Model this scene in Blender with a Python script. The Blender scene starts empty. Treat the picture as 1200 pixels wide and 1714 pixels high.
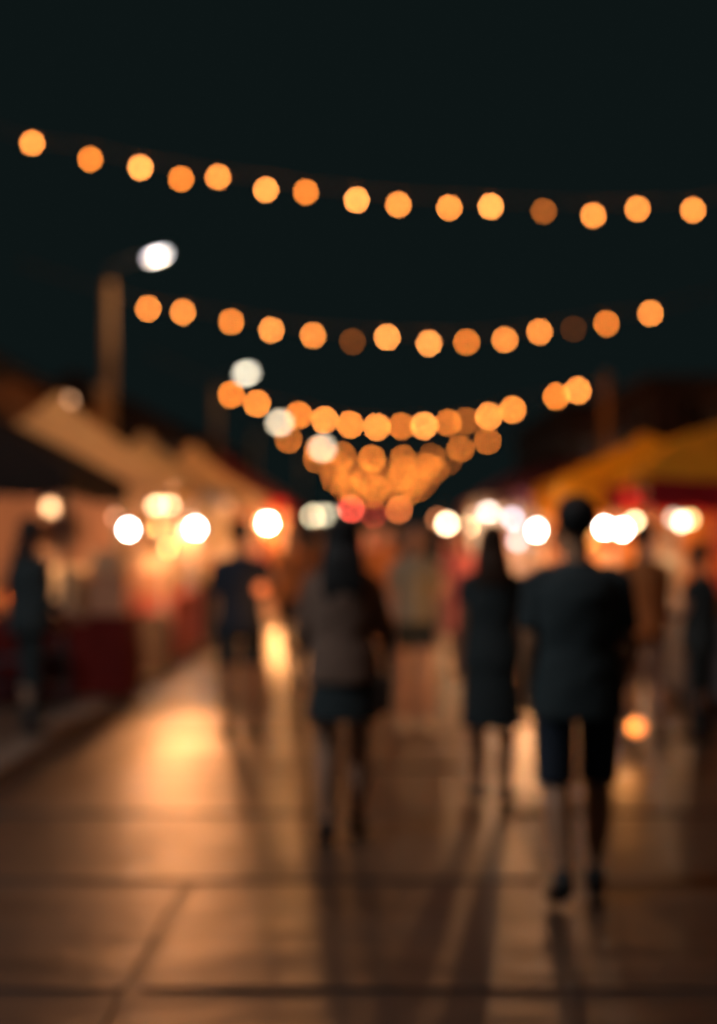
import bpy, bmesh, math, random
from mathutils import Vector, Matrix, Euler
random.seed(7)
S = bpy.context.scene
C = S.collection
PI = math.pi
# ------------------------------------------------------------------ camera, sky, exposure
F = 2500.0            # focal length in photo pixels (50 mm on a 24 mm wide frame, 1200 px)
VX, VY, CH = 635.0, 887.0, 1.6
def at(px, py, d):    # photo pixel and depth in metres -> place in the world
    return Vector(((px - VX) / F * d, d, CH + (VY - py) / F * d))
cam = bpy.data.cameras.new('camera'); co = bpy.data.objects.new('camera', cam); C.objects.link(co)
co.location = (0, 0, CH); co.rotation_euler = (PI / 2, 0, 0)
cam.sensor_fit = 'HORIZONTAL'; cam.sensor_width = 24; cam.lens = 50
cam.shift_x = -(VX - 600) / 1200; cam.shift_y = (VY - 857) / 1200
cam.clip_end = 2000; cam.clip_start = 0.05
cam.dof.use_dof = True; cam.dof.focus_distance = 2.45; cam.dof.aperture_fstop = 1.05
S.camera = co
w = bpy.data.worlds.new('World'); S.world = w; w.use_nodes = True
wn = w.node_tree.nodes; wl = w.node_tree.links
bg = wn['Background']
sky = wn.new('ShaderNodeTexSky'); sky.sky_type = 'NISHITA'; sky.sun_disc = False
sky.sun_elevation = math.radians(-6); sky.sun_rotation = math.radians(180)
mx = wn.new('ShaderNodeMixRGB'); mx.blend_type = 'ADD'; mx.inputs[0].default_value = 1
mx.inputs[2].default_value = (0.0041, 0.0076, 0.0076, 1)
sc_ = wn.new('ShaderNodeMixRGB'); sc_.blend_type = 'MULTIPLY'; sc_.inputs[0].default_value = 1
sc_.inputs[2].default_value = (0.004, 0.004, 0.004, 1)
wl.new(sky.outputs[0], sc_.inputs[1]); wl.new(sc_.outputs[0], mx.inputs[1])
wl.new(mx.outputs[0], bg.inputs[0]); bg.inputs[1].default_value = 1.0
vs = S.view_settings; vs.view_transform = 'Standard'; vs.look = 'None'; vs.exposure = 0; vs.gamma = 1
vs.use_curve_mapping = False
S.cycles.use_denoising = True
try: S.cycles.denoiser = 'OPENIMAGEDENOISE'
except Exception: pass
S.cycles.use_adaptive_sampling = False
S.cycles.max_bounces = 6; S.cycles.diffuse_bounces = 3; S.cycles.glossy_bounces = 3
S.cycles.sample_clamp_indirect = 3
S.cycles.caustics_reflective = False; S.cycles.caustics_refractive = False

# ------------------------------------------------------------------ materials
MATS = {}
def mat(name, col, rough=0.7, var=0.25, scale=6, bump=0.15, metal=0, transl=0, spec=0.5, emit=None, estr=0, rvar=0.15, samp=True, world=False):
    if name in MATS: return MATS[name]
    m = bpy.data.materials.new(name); m.use_nodes = True
    n = m.node_tree.nodes; l = m.node_tree.links; b = n['Principled BSDF']; out = n['Material Output']
    tc = n.new('ShaderNodeTexCoord')
    nz = n.new('ShaderNodeTexNoise'); nz.inputs['Scale'].default_value = scale; nz.inputs['Detail'].default_value = 6
    src = n.new('ShaderNodeNewGeometry').outputs['Position'] if world else tc.outputs['Object']
    l.new(src, nz.inputs['Vector'])
    rp = n.new('ShaderNodeValToRGB')
    rp.color_ramp.elements[0].position = 0.3; rp.color_ramp.elements[1].position = 0.7
    rp.color_ramp.elements[0].color = tuple(c * (1 - var) for c in col) + (1,)
    rp.color_ramp.elements[1].color = tuple(min(1, c * (1 + var)) for c in col) + (1,)
    l.new(nz.outputs[0], rp.inputs[0]); l.new(rp.outputs[0], b.inputs['Base Color'])
    mr = n.new('ShaderNodeMapRange'); mr.inputs['To Min'].default_value = max(.02, rough - rvar); mr.inputs['To Max'].default_value = min(1, rough + rvar)
    l.new(nz.outputs[0], mr.inputs[0]); l.new(mr.outputs[0], b.inputs['Roughness'])
    b.inputs['Metallic'].default_value = metal; b.inputs['Specular IOR Level'].default_value = spec
    if bump:
        n2 = n.new('ShaderNodeTexNoise'); n2.inputs['Scale'].default_value = scale * 7; n2.inputs['Detail'].default_value = 4
        l.new(src, n2.inputs['Vector'])
        bp = n.new('ShaderNodeBump'); bp.inputs['Strength'].default_value = bump; bp.inputs['Distance'].default_value = 0.01
        l.new(n2.outputs[0], bp.inputs['Height']); l.new(bp.outputs[0], b.inputs['Normal'])
        if world:   # slow unevenness of the worn stone
            n3 = n.new('ShaderNodeTexNoise'); n3.inputs['Scale'].default_value = 2.2; n3.inputs['Detail'].default_value = 2
            mp = n.new('ShaderNodeMapping'); mp.inputs['Scale'].default_value = (.6, 2.0, 1); l.new(src, mp.inputs[0]); l.new(mp.outputs[0], n3.inputs['Vector'])
            b3 = n.new('ShaderNodeBump'); b3.inputs['Strength'].default_value = .6; b3.inputs['Distance'].default_value = .02
            l.new(n3.outputs[0], b3.inputs['Height']); l.new(b3.outputs[0], bp.inputs['Normal'])
    if emit:
        b.inputs['Emission Color'].default_value = tuple(emit) + (1,); b.inputs['Emission Strength'].default_value = estr
        if not samp: m.cycles.emission_sampling = 'NONE'
    if transl:
        tr = n.new('ShaderNodeBsdfTranslucent'); l.new(rp.outputs[0], tr.inputs[0])
        ms = n.new('ShaderNodeMixShader'); ms.inputs[0].default_value = transl
        l.new(b.outputs[0], ms.inputs[1]); l.new(tr.outputs[0], ms.inputs[2]); l.new(ms.outputs[0], out.inputs[0])
    MATS[name] = m
    return m
slab_m = mat('paving stone', (0.062, 0.044, 0.034), 0.43, 0.3, 1.3, 0.35, spec=0.65, rvar=0.12, world=True)
bed_m = mat('joint grit', (0.065, 0.048, 0.038), 0.47, 0.3, 9, 0.3, spec=0.5, world=True)
kerb_m = mat('kerb stone', (0.30, 0.25, 0.20), 0.55, 0.2, 3, 0.3)
side_m = mat('side paving', (0.16, 0.12, 0.09), 0.5, 0.3, 2, 0.3)
metal_m = mat('galvanised steel', (0.5, 0.45, 0.38), 0.55, 0.15, 8, 0.05, metal=0.3)
pole_m = mat('amber lit pole paint', (0.55, 0.30, 0.12), 0.6, 0.12, 4, 0.05)  # amber lamplight on the poles put into their base colour
dmetal_m = mat('dark painted steel', (0.05, 0.05, 0.055), 0.45, 0.2, 8, 0.05)
white_m = mat('white painted metal', (0.6, 0.58, 0.55), 0.45, 0.08, 8, 0.03)
wood_m = mat('brown wood', (0.22, 0.12, 0.06), 0.6, 0.35, 10, 0.2)
cable_m = mat('brown cable', (0.16, 0.11, 0.08), 0.6, 0.1, 8, 0)
skin_m = mat('warm skin', (0.62, 0.36, 0.24), 0.5, 0.08, 9, 0.03)
skin2_m = mat('tan skin', (0.52, 0.26, 0.14), 0.5, 0.08, 9, 0.03)
hair_m = mat('black hair', (0.03, 0.032, 0.034), 0.5, 0.3, 40, 0.3, spec=0.2)
hairb_m = mat('brown hair', (0.05, 0.025, 0.014), 0.5, 0.3, 40, 0.3, spec=0.3)
def cloth(name, col, transl=0.0, var=0.15): return mat(name, col, 0.9, var, 5, 0.2, transl=transl, spec=0.15)
black_c = cloth('black cotton', (0.05, 0.068, 0.075))
navy_c = cloth('navy cotton', (0.04, 0.052, 0.075))
brown_c = cloth('brown knit', (0.26, 0.17, 0.13))
olive_c = cloth('olive cotton', (0.34, 0.33, 0.25))
white_c = cloth('white cotton', (0.6, 0.56, 0.5))
pink_c = cloth('pink cotton', (0.55, 0.17, 0.16))
orange_c = cloth('orange cotton', (0.55, 0.22, 0.08))
grey_c = cloth('grey cotton', (0.25, 0.24, 0.24))
red_c = cloth('red cloth', (0.15, 0.018, 0.016))
shoe_m = mat('black shoe leather', (0.02, 0.018, 0.018), 0.5, 0.2, 10, 0.05)
shoew_m = mat('white shoe leather', (0.75, 0.62, 0.42), 0.5, 0.1, 10, 0.05)
leather_m = mat('brown leather', (0.06, 0.035, 0.025), 0.5, 0.2, 10, 0.1)

# ------------------------------------------------------------------ mesh helpers
def link(name, me, m, parent=None, loc=(0, 0, 0), rot=(0, 0, 0), smooth=False):
    o = bpy.data.objects.new(name, me); C.objects.link(o)
    if m is not None and not me.materials: me.materials.append(m)
    if smooth:
        for p in me.polygons: p.use_smooth = True
    o.parent = parent; o.location = loc; o.rotation_euler = rot
    return o
def obj(name, bm, m, parent=None, loc=(0, 0, 0), rot=(0, 0, 0), smooth=False):
    me = bpy.data.meshes.new(name); bmesh.ops.recalc_face_normals(bm, faces=bm.faces); bm.to_mesh(me); bm.free()
    return link(name, me, m, parent, loc, rot, smooth)
def tag(o, label=None, cat=None, group=None, kind=None):
    if label: o['label'] = label
    if cat: o['category'] = cat
    if group: o['group'] = group
    if kind: o['kind'] = kind
    return o
def thing(name, label, cat, loc=(0, 0, 0), rz=0, group=None):
    o = bpy.data.objects.new(name, None); C.objects.link(o); o.location = loc; o.rotation_euler = (0, 0, rz)
    o.empty_display_size = .2
    return tag(o, label, cat, group)
def box(bm, c, s, bev=0, rot=None):
    r = bmesh.ops.create_cube(bm, size=1)
    M = Matrix.Translation(c) @ (rot.to_matrix().to_4x4() if rot else Matrix()) @ Matrix.Diagonal((s[0], s[1], s[2], 1))
    bmesh.ops.transform(bm, matrix=M, verts=r['verts'])
    if bev:
        es = list({e for v in r['verts'] for e in v.link_edges})
        bmesh.ops.bevel(bm, geom=es, offset=bev, segments=2, affect='EDGES', profile=.5)
def nb(): return bmesh.new()
def loft(bm, pts, rad, n=12, cap=True, up=None):
    """closed tube through pts; rad = r or (rx, ry) per point"""
    pts = [Vector(p) for p in pts]; rings = []
    for i, p in enumerate(pts):
        t = (pts[min(i + 1, len(pts) - 1)] - pts[max(i - 1, 0)])
        t = t.normalized() if t.length > 1e-9 else Vector((0, 0, 1))
        ref = Vector(up) if up else (Vector((0, 1, 0)) if abs(t.y) < .9 else Vector((0, 0, 1)))
        a = ref.cross(t).normalized(); b = t.cross(a).normalized()
        r = rad[i]; rx, ry = (r if isinstance(r, tuple) else (r, r))
        rings.append([bm.verts.new(p + a * rx * math.cos(2 * PI * k / n) + b * ry * math.sin(2 * PI * k / n)) for k in range(n)])
    for q in range(len(rings) - 1):
        for k in range(n):
            bm.faces.new((rings[q][k], rings[q][(k + 1) % n], rings[q + 1][(k + 1) % n], rings[q + 1][k]))
    if cap:
        bm.faces.new(rings[0][::-1]); bm.faces.new(rings[-1])
    return rings
def ball(bm, c, r, sub=2):
    if not isinstance(r, tuple): r = (r, r, r)
    g = bmesh.ops.create_icosphere(bm, subdivisions=sub, radius=1)
    bmesh.ops.transform(bm, matrix=Matrix.Translation(c) @ Matrix.Diagonal((r[0], r[1], r[2], 1)), verts=g['verts'])
def lathe(bm, prof, n=16, c=(0, 0, 0)):
    rings = []
    for r, z in prof:
        rings.append([bm.verts.new((c[0] + max(r, 1e-4) * math.cos(2 * PI * k / n), c[1] + max(r, 1e-4) * math.sin(2 * PI * k / n), c[2] + z)) for k in range(n)])
    for q in range(len(rings) - 1):
        for k in range(n):
            bm.faces.new((rings[q][k], rings[q][(k + 1) % n], rings[q + 1][(k + 1) % n], rings[q + 1][k]))
    bm.faces.new(rings[0][::-1]); bm.faces.new(rings[-1])
def copy_tree(o, parent=None):
    c = o.copy(); C.objects.link(c); c.parent = parent
    for ch in o.children: copy_tree(ch, c)
    return c
def spot(name, loc, target, watts, col, ang=80, r=0.05, parent=None):
    L = bpy.data.lights.new(name, 'SPOT'); L.energy = watts; L.color = col; L.shadow_soft_size = r
    L.spot_size = math.radians(ang); L.spot_blend = .6; L.cycles.use_multiple_importance_sampling = False
    o = bpy.data.objects.new(name, L); C.objects.link(o); o.parent = parent
    base = Vector(parent.location) if parent else Vector((0, 0, 0))
    dirv = (Vector(target) - base - Vector(loc)).normalized()
    o.location = Vector(loc) + dirv * .07; o.rotation_euler = dirv.to_track_quat('-Z', 'Y').to_euler()
    return o
def point(name, loc, watts, col, r=0.04, parent=None):
    L = bpy.data.lights.new(name, 'POINT'); L.energy = watts; L.color = col; L.shadow_soft_size = r
    L.cycles.use_multiple_importance_sampling = False
    o = bpy.data.objects.new(name, L); C.objects.link(o); o.location = loc; o.parent = parent
    return o

# ------------------------------------------------------------------ ground
bm = nb(); bmesh.ops.create_grid(bm, x_segments=2, y_segments=2, size=600)
ground = tag(obj('ground', bm, side_m, loc=(0, 300, -0.06)), kind='structure', label='dark ground reaching away beyond the market street')
def sheet(name, x0, x1, y0, y1, z, m):
    bm = nb(); box(bm, ((x0 + x1) / 2, (y0 + y1) / 2, z - .02), (x1 - x0, y1 - y0, .04))
    return tag(obj(name, bm, m), kind='structure')
walk = sheet('walkway', -2.40, 6.0, 0.5, 200, -0.007, bed_m); walk['label'] = 'worn stone walkway of large slabs with dark joints'
X0, PITCH, ROW0 = -0.86, 1.62, 1.92
slab_cache = {}
def slab_mesh(wd, dp):
    k = (round(wd, 2), round(dp, 2))
    if k not in slab_cache:
        bm = nb(); box(bm, (0, 0, -.02), (wd, dp, .04), .006)
        me = bpy.data.meshes.new('paving_slab'); bm.to_mesh(me); bm.free(); me.materials.append(slab_m); slab_cache[k] = me
    return slab_cache[k]
for r in range(16):
    y0 = ROW0 + r * PITCH + .045; y1 = ROW0 + (r + 1) * PITCH - .045
    off = 0 if r < 3 else PITCH
    xs = [X0 + off + k * 2 * PITCH for k in range(-2, 4)]
    for a, b in zip(xs[:-1], xs[1:]):
        a = max(a, -2.40 - .035); b = min(b, 6.0)
        if b - a < .3: continue
        tl = .006
        link('paving_slab', slab_mesh(b - a - .06, y1 - y0), slab_m, walk, ((a + b) / 2, (y0 + y1) / 2, random.uniform(-.003, .003)),
             (random.uniform(-tl, tl), random.uniform(-tl, tl), 0))
far = sheet('pavement', -2.40, 6.0, ROW0 + 16 * PITCH, 200, 0.0, slab_m); far['label'] = 'far stretch of the stone walkway between the stalls'
# kerb stones and side pavement on the left, kerb on the right
lp = sheet('side_pavement', -14, -2.72, 0.5, 200, 0.03, side_m); lp['label'] = 'pavement strip under the stalls, left of the walkway'
kb = tag(obj('kerb', (lambda b: (box(b, (-2.56, 100, -.02), (.24, 199, .04)), b)[1])(nb()), bed_m), kind='structure', label='raised stone kerb along the walkway')
bm = nb(); box(bm, (0, 0, 0), (.26, .94, .12), .015); kme = bpy.data.meshes.new('kerb_stone'); bm.to_mesh(kme); bm.free(); kme.materials.append(kerb_m)
for k in range(30): link('kerb_stone', kme, kerb_m, kb, (-2.56, 3 + k * .96, .005 + random.uniform(-.003, .003)))

# ------------------------------------------------------------------ string lights
amber = (1.0, 0.335, 0.055)
def bulbmat(b, L):
    q = max(.04, round(b * 10) / 10)
    g = 0.25 + 0.16 * max(0, (q - .6))
    return mat('amber bulb glow %s %d' % (q, L), (0.5, 0.3, 0.1), .3, 0, 3, 0, emit=(1.0, g, 0.032 + .08 * max(0, q - .6)), estr=L * q)
def bulb_mesh(r):
    bm = nb(); lathe(bm, [(0, -r), (r * .55, -r * .83), (r * .92, -r * .4), (r, 0), (r * .92, r * .4), (r * .6, r * .85), (r * .42, r * 1.25)], 14)
    return bm
BC = {}
def string_light(label, bulbs, L, r, ends=None, drop=.10):
    """bulbs: list of (Vector, brightness)"""
    t = thing('string_light', label, 'string lights', (0, bulbs[len(bulbs) // 2][0].y, 0), group='strings of amber bulbs over the street')
    oy = t.location.y
    pts = [Vector((p.x, p.y - oy, p.z + r * 1.25 + drop)) for p, b in bulbs]
    # smooth the cable, bulbs then hang on their own drops
    sm = []
    for i, p in enumerate(pts):
        nn = pts[max(0, i - 1):i + 2]; sm.append(Vector((p.x, p.y, max(sum(q.z for q in nn) / len(nn), p.z - drop + .02))))
    line = ([Vector((ends[0][0], ends[0][1] - oy, ends[0][2]))] if ends else []) + sm + ([Vector((ends[1][0], ends[1][1] - oy, ends[1][2]))] if ends else [])
    bm = nb(); loft(bm, line, [.016] * len(line), 6); obj('cable', bm, cable_m, t)
    for (p, b), c in zip(bulbs, sm):
        key = (r, round(b * 10), L)
        if key not in BC:
            bmm = bulb_mesh(r); me = bpy.data.meshes.new('bulb'); bmm.to_mesh(me); bmm.free(); me.materials.append(bulbmat(b, L))
            for f in me.polygons: f.use_smooth = True
            BC[key] = me
        bo = link('bulb', BC[key], None, t, (p.x, p.y - oy, p.z))
        bm = nb(); loft(bm, [(0, 0, r * 1.2), (0, 0, c.z - p.z + .01)], [r * .42, r * .3], 8); obj('socket', bm, dmetal_m, t, (p.x, p.y - oy, p.z))
    return t
s1 = [(54,240,.85),(151,267,.6),(235,281,.95),(303,300,.6),(365,297,.85),(445,318,.9),(512,322,.6),(597,335,1),(667,343,.85),(752,348,.8),(821,346,1),(910,354,.15),(993,361,.8),(1067,350,.8),(1160,352,.75)]
s2 = [(248,517,.75),(306,523,.8),(387,539,.7),(454,553,.9),(524,562,.85),(590,572,.08),(648,565,.95),(718,575,.95),(781,573,.6),(845,569,.85),(903,556,.8),(960,551,.03),(1015,542,.6),(1089,525,.8)]
s3 = [(387,661,.65),(430,676,.7),(500,695,.6),(543,703,.8),(586,711,.7),(631,715,.85),(672,714,.35),(710,713,.9),(750,708,.35),(780,705,.2),(818,697,.85),(858,686,.7),(931,664,.6),(967,654,.85)]
B1 = [(at(x, y, 21 + (x - 600) * .0005), b) for x, y, b in s1]
B2 = [(at(x, y, 26), b) for x, y, b in s2]
B3 = [(at(x, y, 42), b) for x, y, b in s3]
string_light('nearest and highest string of amber bulbs, sagging to the right', B1, 58, .030, (tuple(at(-230, 150, 21)), tuple(at(1500, 270, 21))))
string_light('second string of amber bulbs, hung below the tall lamp head', B2, 66, .031, (tuple(at(30, 440, 26)), tuple(at(1330, 450, 26))))
string_light('third string of amber bulbs, its ends above the second lamp head and the bare pole', B3, 92, .050, (tuple(at(250, 590, 42)), tuple(at(1016, 632, 42))))
names = ['fourth', 'fifth', 'sixth', 'seventh', 'farthest']
for k, (d, hw, lo, br) in enumerate([(58, 3.9, 4.34, .45), (74, 3.3, 4.5, .45), (92, 3.2, 4.7, .45), (120, 3.6, 4.9, .5), (160, 4.0, 5.2, .5)]):
    bl = []; n = int(hw * 2 / 1.0); cx = .25 + random.uniform(-.15, .15)
    for i in range(n + 1):
        x = -hw + i * 2 * hw / n
        bl.append((Vector((cx + x + random.uniform(-.08, .08), d, lo + .05 * x * x + random.uniform(-.06, .06))), max(.1, br * random.choice([.5, .8, 1, 1.2, 1.3]))))
    string_light('%s string of amber bulbs along the street, small and far off' % names[k], bl, (100, 72, 64, 90, 110)[k], (.055, .062, .07, .075, .08)[k], ((cx - hw - 1.6, d, lo + 2.0), (cx + hw + 1.6, d, lo + 2.0)), .06)

# added unseen strings above the frame, to light people's backs and the near paving
for d, lb in ((14.4, 'added unseen string of amber bulbs just nearer than the highest one in view'), (8.0, 'added string of amber bulbs over the tall man, unseen above the picture'), (11.5, 'added string of amber bulbs over the walking people, unseen above the picture'), (4.5, 'added string of amber bulbs over the near slabs, unseen above the picture')):
    bl = [(Vector((-4.2 + .6 * i, d + .02 * i, (6.1 if d < 14 else 7.05) + .02 * (i - 7) ** 2 + random.uniform(-.05, .05))), random.choice([.6, .8, .9])) for i in range(15)]
    string_light(lb, bl, 62, .046, ((-7.5, d, 7.6), (7.5, d, 7.6)))
# ------------------------------------------------------------------ street lamps and poles
def street_lamp(label, hp, d, px_pole, emit, L, size=(.17, .06), tilt=.3, watts=260, lc=(1, .62, .34)):
    H = at(hp[0], hp[1], d); P = at(px_pole, 887, d); ztop = H.z - .12
    t = thing('street_lamp', label, 'street lamp', (P.x, d, 0), group='street lamps on the left side of the street')
    bm = nb(); lathe(bm, [(.19, 0), (.19, .25), (.13, .3)], 12); obj('base', bm, metal_m, t)
    bm = nb(); loft(bm, [(0, 0, .28), (0, 0, ztop - .5)], [.17, .13], 12); obj('pole', bm, pole_m, t, smooth=True)
    hx = H.x - P.x
    bm = nb(); loft(bm, [(0, 0, ztop - .52), (0.05, 0, ztop - .15), (hx * .4, 0, ztop + .02), (hx - .25, 0, H.z + .05)], [.06, .05, .04, .035], 8); obj('arm', bm, dmetal_m, t, smooth=True)
    bm = nb(); box(bm, (0, 0, .05), (.62, .26, .07), .02); hd = obj('lamp_head', bm, dmetal_m, t, (hx, 0, H.z + .02), (0, -tilt, 0))
    bm = nb(); ball(bm, (0, 0, 0), (size[0], size[0] * .6, size[1]), 3)
    obj('lens', bm, mat('street lamp glow %d %d' % (L, d), (.8, .8, .8), .3, 0, 3, 0, emit=emit, estr=L), hd, smooth=True)
    point('lamp_light', (0, 0, -size[1] - .08), watts, lc, .12, hd)
    return t
street_lamp('tall lit street lamp, biggest and nearest of the row', (263, 430), 36, 182, (.86, .88, 1.0), 8.5, (.24, .055), .32, 90)
street_lamp('lit street lamp just above the left end of the third bulb string', (412, 625), 64, 361, (1, .90, .68), 13, (.24, .13), .3, 22)
street_lamp('lit street lamp beside the third bulb string, third along the row', (468, 708), 95, 425, (1, .80, .54), 12, (.3, .2), .2, 10)
street_lamp('lit street lamp over the fourth bulb string, farthest of the row', (540, 750), 128, 505, (1, .80, .55), 11, (.38, .3), .2, 10)
street_lamp('added near street lamp, unseen, left of the walkway and out of the picture', (-2740, -3113), 4, -3490, (.80, .88, 1.0), 10, (.24, .055), .32, 780, (.84, .90, .92))  # added unseen lamp, cool fill for the backs and near paving
def bare_pole(label, px, d, ztop, r=.11):
    P = at(px, 887, d)
    t = thing('string_light_pole', label, 'pole', (P.x, d, 0), group='poles that carry the bulb strings')
    bm = nb(); lathe(bm, [(.2, 0), (.2, .06), (r, .08)], 12); obj('base_plate', bm, metal_m, t)
    bm = nb(); loft(bm, [(0, 0, .07), (0, 0, ztop)], [r, r * .8], 12); obj('post', bm, pole_m, t, smooth=True)
    bm = nb(); ball(bm, (0, 0, ztop), r * .9, 2); obj('cap', bm, metal_m, t, smooth=True)
bare_pole('bare pole holding the right end of the third bulb string', 1016, 42, 5.9, .15)
bare_pole('bare pole behind the pale tent roof, lower than the street lamp', 166, 30, 4.4, .16)

# ------------------------------------------------------------------ buildings
wall1 = mat('brown render', (0.09, 0.06, 0.045), .85, .3, .8, .2); wall2 = mat('dark brick red', (0.08, 0.045, 0.035), .85, .3, 1, .3)
wall3 = mat('grey render', (0.13, 0.11, 0.10), .85, .3, 1, .2); roof_m = mat('dark roof tile', (0.08, 0.055, 0.04), .7, .4, 6, .4)
orange_w = mat('orange render', (0.45, 0.22, 0.10), .85, .3, 1, .2)
glass_m = mat('dark window glass', (0.015, 0.018, 0.022), .12, .1, 2, 0)
lit_m = mat('lit window', (0.5, 0.3, 0.15), .5, 0, 3, 0, emit=(1, .32, .07), estr=.22)
def building(label, x0, x1, y0, y1, h, wm, floors, face, gable=0, lit=()):
    """face = +1: street front looks +x (left side), -1: looks -x; front to camera also has windows"""
    t = thing('building', label, 'building', ((x0 + x1) / 2, (y0 + y1) / 2, 0)); W = x1 - x0; D = y1 - y0
    bm = nb(); box(bm, (0, 0, h / 2), (W, D, h)); obj('wall', bm, wm, t)
    if gable:
        bm = nb(); ov = .4
        for sy in (-1, 1): pass
        a = [bm.verts.new(v) for v in ((-W/2-ov, -D/2-ov, h+.01), (W/2+ov, -D/2-ov, h+.01), (0, -D/2-ov, h + gable), (-W/2-ov, D/2+ov, h+.01), (W/2+ov, D/2+ov, h+.01), (0, D/2+ov, h + gable))]
        for f in ((0,1,2), (3,5,4), (0,2,5,3), (1,4,5,2), (0,3,4,1)): bm.faces.new([a[i] for i in f])
        r = obj('roof', bm, roof_m, t)
    else:
        bm = nb(); box(bm, (0, 0, h + .12), (W + .5, D + .5, .24), .03); r = obj('roof', bm, roof_m, t)
        bm = nb(); box(bm, (0, 0, 0), (.7, .7, 1.1), .03); obj('chimney', bm, wm, r, (W * .2, 0, h + .7))
    fh = h / floors; nn = 0
    def win(cx, cy, cz, along):
        nonlocal nn
        s = (1.0, .10, 1.35) if along == 'x' else (.10, 1.0, 1.35)
        bm = nb(); box(bm, (0, 0, 0), s, .01)
        wd = obj('window', bm, wood_m, t, (cx, cy, cz))
        for q in (-.24, .24):
            o = (q, -.04, 0) if along == 'x' else (.04 * face, q, 0); ss = (.38, .05, 1.15) if along == 'x' else (.05, .38, 1.15)
            bm = nb(); box(bm, o, ss); obj('pane', bm, lit_m if nn in lit else glass_m, wd)
        bm = nb(); o = (0, -.1, -.73) if along == 'x' else (.1 * face, 0, -.73); ss = (1.2, .2, .08) if along == 'x' else (.2, 1.2, .08)
        box(bm, o, ss); obj('sill', bm, wm, wd); nn += 1
    for f in range(1, floors):
        z = f * fh + fh * .5
        k = max(1, int(W / 2.4))
        for i in range(k): win(-W / 2 + W * (i + .5) / k, -D / 2 - .02, z, 'x')
        k = max(1, int(D / 2.6))
        for i in range(k): win((W / 2 + .02) * face, -D / 2 + D * (i + .5) / k, z, 'y')
    bm = nb(); box(bm, ((W / 2 + .03) * face, 0, 1.1), (.08, 1.1, 2.2), .01); dd = obj('door', bm, wood_m, t)
    return t
building('low gabled house behind the pale tents with an orange lit upper window', -14.5, -8.3, 34, 44, 5.0, orange_w, 2, 1, 1.9, (0, 1))
building('tall brown house behind the tent row, left of the far lamps', -16, -9.2, 62, 78, 6.2, wall3, 2, 1, 2.0)
building('brown block on the right beyond the yellow stalls', 9.6, 17, 32, 44, 5.4, wall1, 3, -1)
building('dark red flat roofed block on the right behind the bare pole', 8.6, 17, 47, 66, 6.2, wall2, 3, -1)
building('grey block farthest along the right side of the street', 8.8, 17, 70, 96, 7.4, wall3, 3, -1)
building('dark house closing the far end of the left tent row', -17, -9.6, 84, 110, 6.6, wall1, 2, 1)

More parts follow.
